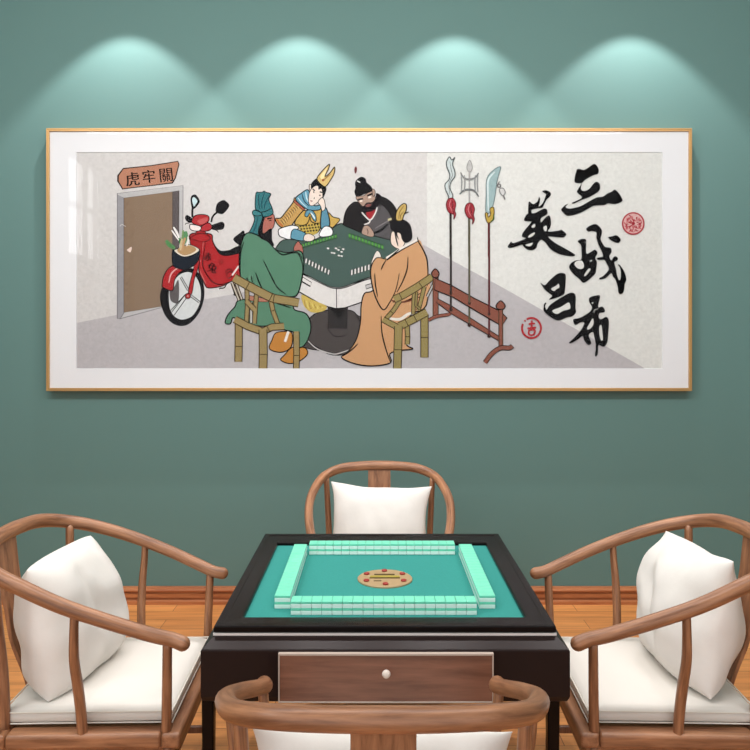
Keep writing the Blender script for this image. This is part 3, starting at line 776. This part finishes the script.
Pg([(225, 620), (270, 618), (318, 685), (300, 722), (215, 697), (205, 670)], SK2, K, .4)
Ln([(250, 640), (262, 670), (260, 700)], .4); 

# person in green robe
GR1 = (88, 142, 112); HAT = (50, 124, 130); SK3 = (190, 108, 92)
setT(220, 150, 6.25)
Pg([(460, 620), (470, 590), (490, 570), (505, 590), (515, 600), (518, 650), (480, 650)], SK3, K, .5)
Pg([(262, 400), (330, 400), (342, 440), (335, 480), (322, 500), (310, 560), (260, 560), (250, 480)], SK3, K, .5)
Pg([(265, 400), (300, 400), (275, 440), (270, 520), (320, 490), (325, 560), (335, 600), (240, 590), (240, 480)], BLK, None)
Ln([(295, 430), (325, 425)], .9, K, sm=False); Ln([(305, 440), (322, 440)], .6, K, sm=False)
Pg([(238, 395), (220, 360), (225, 270), (245, 265), (268, 262), (275, 256), (290, 265), (318, 275), (305, 310), (325, 360), (330, 398), (290, 418), (240, 410)], HAT, K, .6)
Pg([(205, 385), (230, 375), (262, 400), (262, 440), (240, 500), (235, 562), (190, 562), (155, 550), (190, 500), (215, 440), (210, 410)], HAT, K, .6)
Ln([(245, 270), (240, 320), (250, 370)], .7, (28, 78, 92)); Ln([(278, 262), (262, 320), (262, 370)], .7, (28, 78, 92)); Ln([(310, 282), (285, 330), (275, 370)], .7, (28, 78, 92)); Ln([(238, 420), (215, 500), (180, 550)], .7, (28, 78, 92)); Ln([(235, 390), (280, 385), (325, 362)], .6)
Pg([(202, 390), (215, 375), (250, 388), (262, 402), (240, 412), (210, 408)], (58, 136, 142), K, .6)
setT(220, 250, 5.77)
# lower robe, boots (behind the chair)
Pg([(320, 480), (370, 470), (415, 480), (410, 560), (350, 590), (285, 570), (300, 520)], (206, 134, 50), K, .7)
Pg([(368, 610), (420, 560), (490, 565), (505, 600), (460, 640), (400, 655), (350, 635)], (206, 134, 50), K, .7)
Ln([(395, 470), (375, 530)], 2.6, (225, 220, 214), sm=False)
Pg([(130, 285), (85, 330), (45, 375), (30, 420), (60, 425), (75, 390), (110, 410), (160, 430), (250, 440), (330, 430), (370, 460), (430, 480), (450, 560), (495, 540), (525, 450), (500, 370), (430, 345), (390, 300)], GR1, K, .9)
Pg([(150, -95), (225, -80), (280, -20), (380, 15), (470, 10), (480, 120), (450, 250), (405, 270), (300, 260), (200, 215), (130, 180), (112, 100), (115, 0)], GR1, K, .9)
setT(220, 150, 6.25)
Pg([(160, 562), (230, 555), (290, 570), (345, 620), (400, 660), (490, 645), (520, 700), (500, 780), (360, 800), (150, 780), (125, 700), (135, 620)], GR1, None)
Ln([(150, 575), (130, 640), (125, 740), (130, 800)], .9); Ln([(300, 572), (345, 620), (390, 655), (440, 645), (490, 645), (515, 680)], .9)
setT(220, 250, 5.77)
for a in (((250, 60), (290, 140), (330, 215), (380, 255)), ((205, 130), (225, 185), (250, 235)), ((180, 150), (190, 190), (205, 215)), ((155, 160), (165, 190)), ((440, 5), (470, 60), (478, 130), (450, 250), (405, 272), (385, 262)), ((410, 335), (370, 320), (330, 310))): Ln(a, .9)
rnd = random.Random(8)
for k in range(40):
    x, y = rnd.uniform(140, 420), rnd.uniform(10, 190)
    Ln([(x, y), (x-6, y+10), (x-9, y+22)], .35, (104, 158, 128) if k % 2 else (74, 126, 98))
# bamboo chair at the left of the print
BAM = (164, 140, 86); BK = (70, 52, 26)
def bam(pts, w, k=None, c=BAM):
    q = [tp_(p) for p in pts]
    stroke2(q, w+1.5, BK, False); stroke2(q, w-.3, c, False)
    if k:
        for t in k:
            i = min(int(t*(len(q)-1)), len(q)-2); f = t*(len(q)-1)-i
            x = q[i][0]+(q[i+1][0]-q[i][0])*f; y = q[i][1]+(q[i+1][1]-q[i][1])*f
            dx, dy = q[i+1][0]-q[i][0], q[i+1][1]-q[i][1]; d = math.hypot(dx, dy)
            stroke2([(x-dy/d*w*.62, y+dx/d*w*.62), (x+dy/d*w*.62, y-dx/d*w*.62)], .8, BK, False)
Pg([(160, 262), (270, 285), (265, 300), (165, 290)], (190, 120, 96), K, .4)
bam([(108, 400), (108, 540), (106, 645)], 6.6, (.58,))
bam([(440, 470), (442, 590), (440, 684)], 5.2, (.6,))
bam([(155, 215), (158, 330), (152, 420)], 3.6); bam([(212, 235), (205, 330), (198, 425)], 3.6); bam([(180, 300), (180, 420)], 2.2, c=(190, 190, 186))
bam([(152, 295), (190, 335), (200, 345)], 4.4)
bam([(70, 190), (110, 290)], 1.6, c=(205, 196, 180)); bam([(92, 190), (126, 285)], 1.6, c=(205, 196, 180))
bam([(290, 270), (305, 350), (340, 445)], 3.8, (.5,))
bam([(80, 160), (160, 205), (270, 262), (310, 280), (385, 292), (455, 305)], 7.6, (.2, .52, .6))
bam([(85, 400), (160, 440), (245, 470)], 6.4); bam([(248, 470), (300, 445), (370, 440)], 6.0, (.3,))
bam([(248, 460), (250, 590), (248, 690)], 7.4, (.56,))

# person in orange robe
ORG = (217, 160, 108)
setT(330, 150, 6.25)
Pg([(385, 515), (420, 500), (455, 530), (468, 580), (440, 615), (410, 612), (380, 580)], (236, 214, 196), K, .5)
Pg([(375, 480), (400, 440), (450, 432), (500, 465), (515, 540), (500, 570), (470, 580), (450, 560), (440, 525), (420, 520), (430, 560), (400, 515)], BLK, None)
Ln([(405, 520), (415, 560), (425, 600)], .9, K); Ln([(362, 437), (400, 425), (450, 405), (492, 387)], 1.0, (60, 48, 30)); Ln([(362, 437), (385, 430)], 1.4, (214, 200, 150), sm=False)
Pg([(415, 440), (412, 400), (430, 360), (460, 335), (478, 345), (475, 380), (460, 410), (450, 440)], (212, 176, 92), K, .7)
Ln([(430, 430), (435, 390), (460, 350)], .5, (120, 92, 40)); Ln([(445, 435), (440, 410), (462, 385)], .5, (120, 92, 40))
setT(330, 250, 5.77)
Pg([(240, 80), (250, 40), (270, 5), (290, 20), (290, 50)], (224, 216, 206), K, .4)
Pg([(255, 230), (200, 250), (180, 320), (175, 420), (150, 520), (100, 590), (66, 618), (110, 645), (180, 664), (260, 668), (350, 650), (345, 600), (400, 580), (480, 570), (440, 545), (440, 450), (470, 370), (555, 320), (555, 130), (400, 100)], ORG, K, .9)
Pg([(400, -5), (505, -60), (535, -20), (552, 40), (558, 160), (540, 260), (470, 290), (350, 320), (310, 345), (280, 300), (250, 230), (232, 150), (240, 90), (290, 42), (330, 60)], ORG, None)
setT(330, 150, 6.25)
Pg([(395, 655), (450, 620), (540, 570), (575, 610), (600, 660), (612, 740), (600, 900), (300, 900), (262, 770), (265, 710), (300, 670), (345, 680)], ORG, None)
Ln([(352, 675), (395, 650), (450, 612), (550, 560)], 2.2, (232, 224, 216), taper=False); Ln([(356, 690), (395, 660), (450, 624), (550, 570)], .8); Ln([(548, 545), (552, 572), (580, 620), (605, 680), (612, 760), (608, 850)], .9)
setT(330, 250, 5.77)
for a in (((322, 55), (270, 45), (240, 90), (235, 150), (252, 240), (280, 310), (310, 345), (340, 310), (380, 230), (400, 135)), ((258, 135), (262, 200), (275, 270)), ((295, 115), (305, 90), (322, 60)), ((450, 40), (445, 110), (420, 180), (385, 245)), ((322, 60), (360, 30), (400, -5)),
          ((295, 380), (300, 480), (325, 580), (350, 650)), ((162, 540), (120, 580), (75, 612)), ((360, 300), (420, 300), (470, 280), (520, 250))): Ln(a, .9)
Ln([(350, 290), (430, 300), (520, 270)], 1.8, (120, 60, 40))
Ln([(320, 390), (400, 400), (450, 370), (490, 360)], 3.0, (224, 218, 208))
# bamboo chair right
BAM2 = (160, 142, 82)
bam([(445, 430), (448, 500), (446, 545)], 4.0, (.5,), BAM2)
bam([(545, 370), (545, 500), (545, 620)], 6.8, (.52,), BAM2)
bam([(600, 190), (560, 270)], 1.8, c=(190, 190, 186)); bam([(485, 240), (480, 370)], 3.0, c=BAM2); bam([(545, 210), (510, 350)], 3.2, c=BAM2); bam([(500, 240), (495, 320), (520, 340)], 1.8, c=BAM2)
bam([(405, 290), (365, 350), (325, 395)], 3.6, (.6,), BAM2)
bam([(370, 285), (420, 262), (500, 215), (590, 155)], 6.4, (.25, .75), BAM2)
bam([(305, 400), (350, 425), (395, 448)], 5.0, c=BAM2)
bam([(400, 440), (470, 405), (560, 358)], 6.8, (.3, .62), BAM2)
bam([(395, 440), (392, 560), (388, 688)], 7.2, (.56,), BAM2)

# rack with three long weapons
setT(430, 260, 6.82)
WR = (150, 84, 66)
bam([(38, 90), (38, 380)], 4.6, c=WR)
Ln([(-10, 410), (30, 390), (70, 380), (130, 370), (142, 350)], 3.6, K, taper=False); Ln([(-10, 410), (30, 390), (70, 380), (130, 370), (140, 354)], 2.6, WR, taper=False)
Pg([(50, 262), (150, 315), (470, 520), (470, 552), (150, 370), (45, 290)], WR, K, .6, sm=False)
for x, c, a, b in ((142, (52, 44, 40), 345, -80), (268, (104, 98, 74), 450, -80), (403, (110, 40, 42), 525, -150)):
    Ln([(x, a), (x, b)], 2.0, K, sm=False, taper=False); Ln([(x, a), (x, b)], 1.0, c, sm=False, taper=False); Ci(x, a-6, 13, (60, 40, 36), None)
Pg([(35, 125), (150, 175), (300, 260), (480, 350), (525, 395), (490, 450), (300, 340), (150, 250), (30, 205)], WR, K, .8, sm=False)
for x, y in ((142, 228), (268, 295), (403, 368)): Ci(x, y, 11, (64, 40, 34), None)
for x, c, y1 in ((142, (52, 44, 40), 225), (268, (104, 98, 74), 290), (403, (110, 40, 42), 362)):
    Ln([(x, y1), (x, -100)], 2.0, K, sm=False, taper=False); Ln([(x, y1), (x, -100)], 1.0, c, sm=False, taper=False)
bam([(482, 320), (483, 590)], 3.2, c=WR)
Pg([(482, 278), (512, 310), (500, 335), (465, 335), (450, 310)], WR, K, .8); Pg([(36, 60), (62, 90), (50, 118), (24, 118), (10, 90)], WR, K, .8)
Ln([(375, 700), (420, 640), (480, 600), (540, 600), (562, 585)], 5.0, K, taper=False); Ln([(375, 700), (420, 640), (480, 600), (540, 600), (560, 587)], 3.6, WR, taper=False)
setT(435, 150, 9.375)
for x, c, y0, y1 in ((146, (52, 44, 40), 560, 1000), (320, (104, 98, 74), 620, 1000), (505, (110, 40, 42), 670, 1000)):
    Ln([(x, y0), (x, y1)], 2.2, K, sm=False, taper=False); Ln([(x, y0), (x, y1)], 1.1, c, sm=False, taper=False)
BL = (196, 208, 208); GYL = (92, 98, 98)
Pg([(135, 65), (108, 110), (112, 160), (138, 230), (130, 280), (95, 320), (98, 370), (125, 430), (130, 460), (160, 455), (165, 420), (140, 360), (150, 300), (185, 250), (185, 200), (165, 140), (170, 105), (185, 70), (158, 95)], BL, GYL, .8)
Ln([(140, 110), (150, 180), (162, 240), (130, 320), (140, 420)], .4, GYL)
Pg([(325, 95), (350, 165), (325, 210), (298, 165)], (196, 194, 192), (150, 148, 146), .5); Ln([(322, 200), (322, 495)], 1.6, (176, 174, 172), sm=False, taper=False)
Ln([(240, 210), (270, 260), (320, 275), (375, 260), (408, 215)], 1.2, (140, 142, 142)); Ln([(230, 415), (270, 380), (320, 372), (370, 385), (410, 438)], 1.4, (120, 124, 124))
for x in (245, 275, 378, 402): Ln([(x, 235), (x+(5 if x < 300 else -5), 310), (x, 395)], .9, (150, 152, 152))
Pg([(615, 158), (560, 180), (500, 240), (480, 310), (480, 400), (475, 560), (490, 600), (530, 560), (560, 440), (580, 300), (600, 220)], (158, 188, 190), (110, 130, 132), .6)
Ln([(500, 570), (495, 400), (500, 280), (560, 205)], 1.2, (206, 222, 222))
Pg([(470, 600), (490, 590), (500, 630), (520, 600), (515, 550), (550, 540), (552, 620), (530, 670), (490, 680)], (200, 164, 64), (90, 66, 20), .6); Ln([(550, 600), (548, 650), (520, 675)], 1.0, (60, 96, 40))
Ci(600, 335, 15, None, (110, 108, 108), .7); Pg([(605, 365), (640, 360), (658, 400), (635, 430), (610, 400)], (206, 204, 202), (120, 118, 118), .6); Ln([(640, 425), (655, 465)], .8, (120, 118, 118), sm=False); Ln([(610, 295), (595, 310), (590, 335)], .6, (120, 118, 118))
for x, y in ((150, 455), (325, 500)):
    Pg([(x-15, y), (x+20, y), (x+45, y+50), (x+35, y+110), (x+45, y+150), (x+25, y+195), (x+25, y+150), (x-20, y+130), (x-45, y+70), (x-35, y+20)], (178, 50, 60), (110, 26, 34), .6)
    Ln([(x, y+10), (x-15, y+60), (x+10, y+120)], .5, (226, 130, 136)); Ln([(x+10, y+15), (x+15, y+70), (x+28, y+150)], .5, (110, 26, 34))

# calligraphy
INK = (12, 11, 12)
def ink(polys, holes=(), hc=PWR):
    for p in polys: Pg(p, INK, None, n=3)
    for h in holes: Pg(h, hc, None, n=3)
setT(560, 160, 9.375)
ink([[(160, 88), (190, 85), (220, 95), (260, 75), (315, 38), (345, 55), (362, 90), (355, 130), (320, 140), (270, 165), (230, 190), (205, 215), (150, 215), (135, 195), (140, 150), (150, 115)],
     [(205, 212), (190, 240), (160, 290), (165, 310), (205, 352), (150, 385), (110, 402), (125, 410), (170, 390), (215, 370), (260, 355), (300, 335), (365, 290), (375, 250), (368, 220), (340, 205), (310, 225), (280, 265), (250, 285), (215, 290), (195, 270), (200, 235)],
     [(10, 465), (30, 440), (50, 422), (75, 412), (50, 440), (80, 455), (130, 450), (200, 430), (260, 395), (345, 350), (400, 345), (440, 315), (480, 300), (512, 278), (550, 310), (575, 350), (585, 380), (560, 400), (510, 415), (450, 405), (420, 422), (370, 425), (310, 430), (260, 460), (180, 500), (100, 522), (60, 520), (30, 495)]])
setT(500, 185, 9.375)
ink([[(395, 60), (435, 50), (475, 75), (470, 105), (435, 140), (410, 190), (395, 215), (350, 220), (295, 235), (298, 275), (265, 278), (266, 180), (275, 155), (310, 180), (350, 155), (365, 115), (375, 130), (370, 170), (362, 205), (400, 170), (425, 110), (430, 85)],
     [(262, 268), (330, 262), (400, 225), (435, 225), (445, 260), (435, 280), (385, 310), (385, 350), (430, 300), (465, 290), (478, 350), (470, 400), (450, 437), (555, 427), (572, 418), (620, 458), (605, 485), (580, 493), (465, 483), (455, 492), (520, 545), (600, 590), (700, 650), (685, 668), (640, 665), (560, 650), (490, 615), (455, 580), (430, 545), (400, 520), (380, 515), (352, 550), (340, 590), (300, 612), (255, 605), (215, 570), (208, 560), (150, 578), (95, 590), (70, 578), (90, 548), (106, 530), (125, 545), (210, 515), (240, 498), (207, 485), (215, 445), (290, 352), (280, 342), (232, 338), (225, 320), (240, 290)]],
    [[(295, 390), (320, 365), (330, 375), (325, 395), (305, 402)], [(262, 490), (280, 465), (325, 445), (315, 470), (285, 490)], [(240, 560), (290, 545), (305, 540), (300, 560), (275, 575), (250, 570)], [(405, 400), (430, 380), (440, 400), (435, 430), (420, 432)]])
setT(560, 215, 9.375)
ink([[(165, 250), (185, 230), (220, 225), (245, 240), (245, 358), (290, 345), (325, 325), (352, 355), (330, 402), (345, 440), (340, 500), (330, 550), (290, 590), (255, 620), (215, 635), (180, 600), (130, 560), (95, 515), (85, 480), (110, 445), (150, 425), (198, 415), (200, 330), (195, 280)],
     [(245, 125), (320, 85), (365, 105), (392, 145), (388, 190), (380, 230), (415, 292), (440, 303), (475, 310), (482, 350), (460, 385), (480, 425), (500, 395), (525, 388), (543, 410), (530, 430), (508, 445), (525, 510), (532, 560), (550, 608), (566, 600), (570, 540), (560, 490), (540, 465), (560, 470), (590, 510), (612, 560), (620, 610), (605, 650), (600, 700), (585, 735), (560, 740), (545, 720), (540, 670), (515, 600), (495, 580), (480, 545), (430, 590), (375, 605), (368, 590), (400, 575), (440, 535), (457, 500), (435, 455), (415, 422), (360, 422), (342, 405), (380, 395), (402, 388), (395, 350), (360, 280), (340, 210), (342, 168), (320, 155), (290, 150), (268, 158)],
     [(452, 208), (490, 200), (520, 190), (550, 205), (568, 235), (545, 262), (500, 250), (470, 232)]],
    [[(135, 465), (150, 435), (205, 430), (225, 480), (205, 505), (165, 500)], [(225, 565), (265, 505), (285, 512), (250, 560), (235, 572)], [(275, 432), (290, 424), (302, 424), (290, 436)]])
setT(535, 265, 9.375)
ink([[(50, 165), (90, 190), (130, 150), (190, 95), (235, 75), (275, 80), (288, 105), (284, 200), (278, 250), (270, 275), (240, 292), (200, 308), (130, 325), (160, 290), (130, 265), (90, 230), (70, 200)],
     [(88, 385), (98, 400), (108, 420), (130, 385), (160, 358), (210, 325), (260, 295), (330, 260), (370, 270), (382, 310), (378, 400), (385, 440), (350, 480), (300, 490), (240, 515), (195, 515), (140, 485), (88, 440), (78, 410)]],
    [[(150, 222), (205, 190), (218, 172), (228, 212), (200, 225), (180, 245)], [(160, 428), (240, 395), (310, 352), (328, 375), (325, 412), (260, 430), (205, 460)]])
Ln([(86, 400), (90, 372), (104, 355)], 1.1, INK)
setT(550, 285, 9.375)
ink([[(365, 125), (400, 105), (460, 95), (468, 115), (455, 170), (452, 210), (490, 202), (515, 240), (500, 258), (462, 265), (457, 305), (480, 320), (520, 300), (545, 315), (552, 360), (545, 450), (535, 540), (500, 580), (455, 560), (450, 600), (445, 650), (430, 670), (420, 655), (428, 600), (425, 540), (410, 470), (400, 440), (362, 470), (385, 535), (380, 555), (355, 560), (320, 520), (305, 478), (260, 512), (200, 545), (178, 540), (230, 490), (290, 420), (310, 385), (320, 352), (285, 350), (240, 375), (220, 350), (220, 320), (270, 310), (330, 280), (380, 242), (392, 205), (370, 165)]],
    [[(345, 410), (370, 360), (400, 312), (408, 350), (398, 385), (368, 415)], [(460, 400), (480, 375), (490, 450), (495, 510), (480, 520), (465, 480)], [(388, 168), (399, 160), (406, 168), (398, 177)]])
# seals
SR = (196, 48, 54)
setT(515, 200, 5)
q = [(82+47*math.cos(R(a)), 640+50*math.sin(R(a))) for a in range(-120, 215, 12)]
Ln(q, 1.3, SR, taper=False)
q = [(82+47*math.cos(R(a)), 640+50*math.sin(R(a))) for a in range(222, 234, 4)]
Ln(q, 1.3, SR, taper=False)
for a, b, w_ in (((68, 620), (99, 617), 1.1), ((83, 602), (83, 642), 1.3), ((62, 642), (105, 638), 1.3)): Ln([a, b], w_, SR, sm=False, taper=False)
Ln([(70, 650), (68, 668), (80, 676), (95, 670), (98, 650), (72, 650)], 1.1, SR, taper=False)
setT(615, 190, 15)
Ci(272, 503, 160, (228, 176, 172), (190, 54, 66), 1.0)
rnd = random.Random(5)
for k in range(56):
    a = k/56*math.tau*3+rnd.uniform(-.1, .1); r0 = rnd.uniform(15, 100); r1 = r0+rnd.uniform(28, 55)
    b = a+rnd.uniform(-.35, .35)
    Ln([(272+r0*math.cos(a), 503+r0*math.sin(a)), (272+(r0+r1)/2*math.cos(a+.1), 503+(r0+r1)/2*math.sin(a+.1)), (272+min(r1, 150)*math.cos(b), 503+min(r1, 150)*math.sin(b))], .7, ((200, 70, 80), (178, 40, 54), (214, 110, 112))[k % 3])
Ci(272, 503, 26, (176, 40, 52), None)
# fine fibres of the paper
rnd = random.Random(21)
for k in range(80):
    x, y = rnd.uniform(80, 655), rnd.uniform(156, 364)
    if not ((x < 120 and y < 300) or x > 470 or (y < 185 and x > 190)): continue
    setT(0, 0, 1); c = (214, 211, 205) if k % 2 else (226, 224, 219)
    if x < 427: c = (205, 200, 196) if k % 2 else (214, 210, 207)
    if y > 285+(x-500)*.56 and x > 430: continue
    a = rnd.uniform(0, 6.28)
    Ln([(x, y), (x+3*math.cos(a), y+3*math.sin(a)), (x+6*math.cos(a+.7), y+6*math.sin(a+.7))], .35, c)
print('ART LAYERS', (AY[0]+.026)/STEP, AY[0])
pr = link('printed_sheet', art, art_mats, pic, fix=False)
# pane of glass over it
gm, nt, b = new_mat('picture_glass')
nt.nodes.remove(b)
out = next(n for n in nt.nodes if n.type == 'OUTPUT_MATERIAL')
tr = nt.nodes.new('ShaderNodeBsdfTransparent'); gl = nt.nodes.new('ShaderNodeBsdfGlossy'); gl.inputs['Roughness'].default_value = .012
fr = nt.nodes.new('ShaderNodeFresnel'); fr.inputs['IOR'].default_value = 1.15; mx = nt.nodes.new('ShaderNodeMixShader')
nt.links.new(fr.outputs[0], mx.inputs[0]); nt.links.new(tr.outputs[0], mx.inputs[1]); nt.links.new(gl.outputs[0], mx.inputs[2]); nt.links.new(mx.outputs[0], out.inputs['Surface'])
bm = bmesh.new(); box(bm, FX0+.0176, FX1-.0176, -.0395, -.0375, FZ0+.0176, FZ1-.0176); link('glass_pane', bm, gm, pic)

pic.location.y -= .020
# ------------------------------------------------------------------ light and camera
def area(name, loc, rot, sx, sy, e, col):
    L = bpy.data.lights.new(name, 'AREA'); L.shape = 'RECTANGLE'; L.size = sx; L.size_y = sy; L.energy = e; L.color = col
    o = bpy.data.objects.new(name, L); COL.objects.link(o); o.location = loc; o.rotation_euler = rot
    return o
# daylight behind the high window
area('window_daylight', (-XW-.06, (WY0+WY1)/2, (WZ0+WZ1)/2), (0, R(-90), 0), WZ1-WZ0, WY1-WY0, WIN_E, (.95, .98, 1))
# soft fill lights added out of view below the ceiling
area('overhead_fill', (-.2, -2.5, 3.7), (0, 0, 0), 2.2, 1.2, OVERHEAD_FILL_E, (1, .97, .93))  # added overhead fill for the table and cushion tops
area('front_fill', (-.2, -2.9, 3.62), (R(50), 0, 0), 5.2, .25, FRONT_FILL_E, (1, .99, .985))  # added tilted strip, front fill for the picture and back wall
w = bpy.data.worlds.new('World'); S.world = w; w.use_nodes = True
bg = next(n for n in w.node_tree.nodes if n.type == 'BACKGROUND')
bg.inputs[0].default_value = (.95, .97, 1, 1); bg.inputs[1].default_value = WORLD
cam = bpy.data.cameras.new('camera'); co = bpy.data.objects.new('camera', cam); COL.objects.link(co)
co.location = (0, -CAMD, CAMH); co.rotation_euler = (R(90), 0, 0)
cam.sensor_fit = 'HORIZONTAL'; cam.sensor_width = 36; cam.lens = 36*FPX/750; cam.shift_y = -(375-HOR)/750; cam.clip_start = .05
S.camera = co
S.view_settings.view_transform = 'Standard'; S.view_settings.look = 'None'; S.view_settings.gamma = 1
S.view_settings.use_curve_mapping = False; S.view_settings.exposure = EXPO
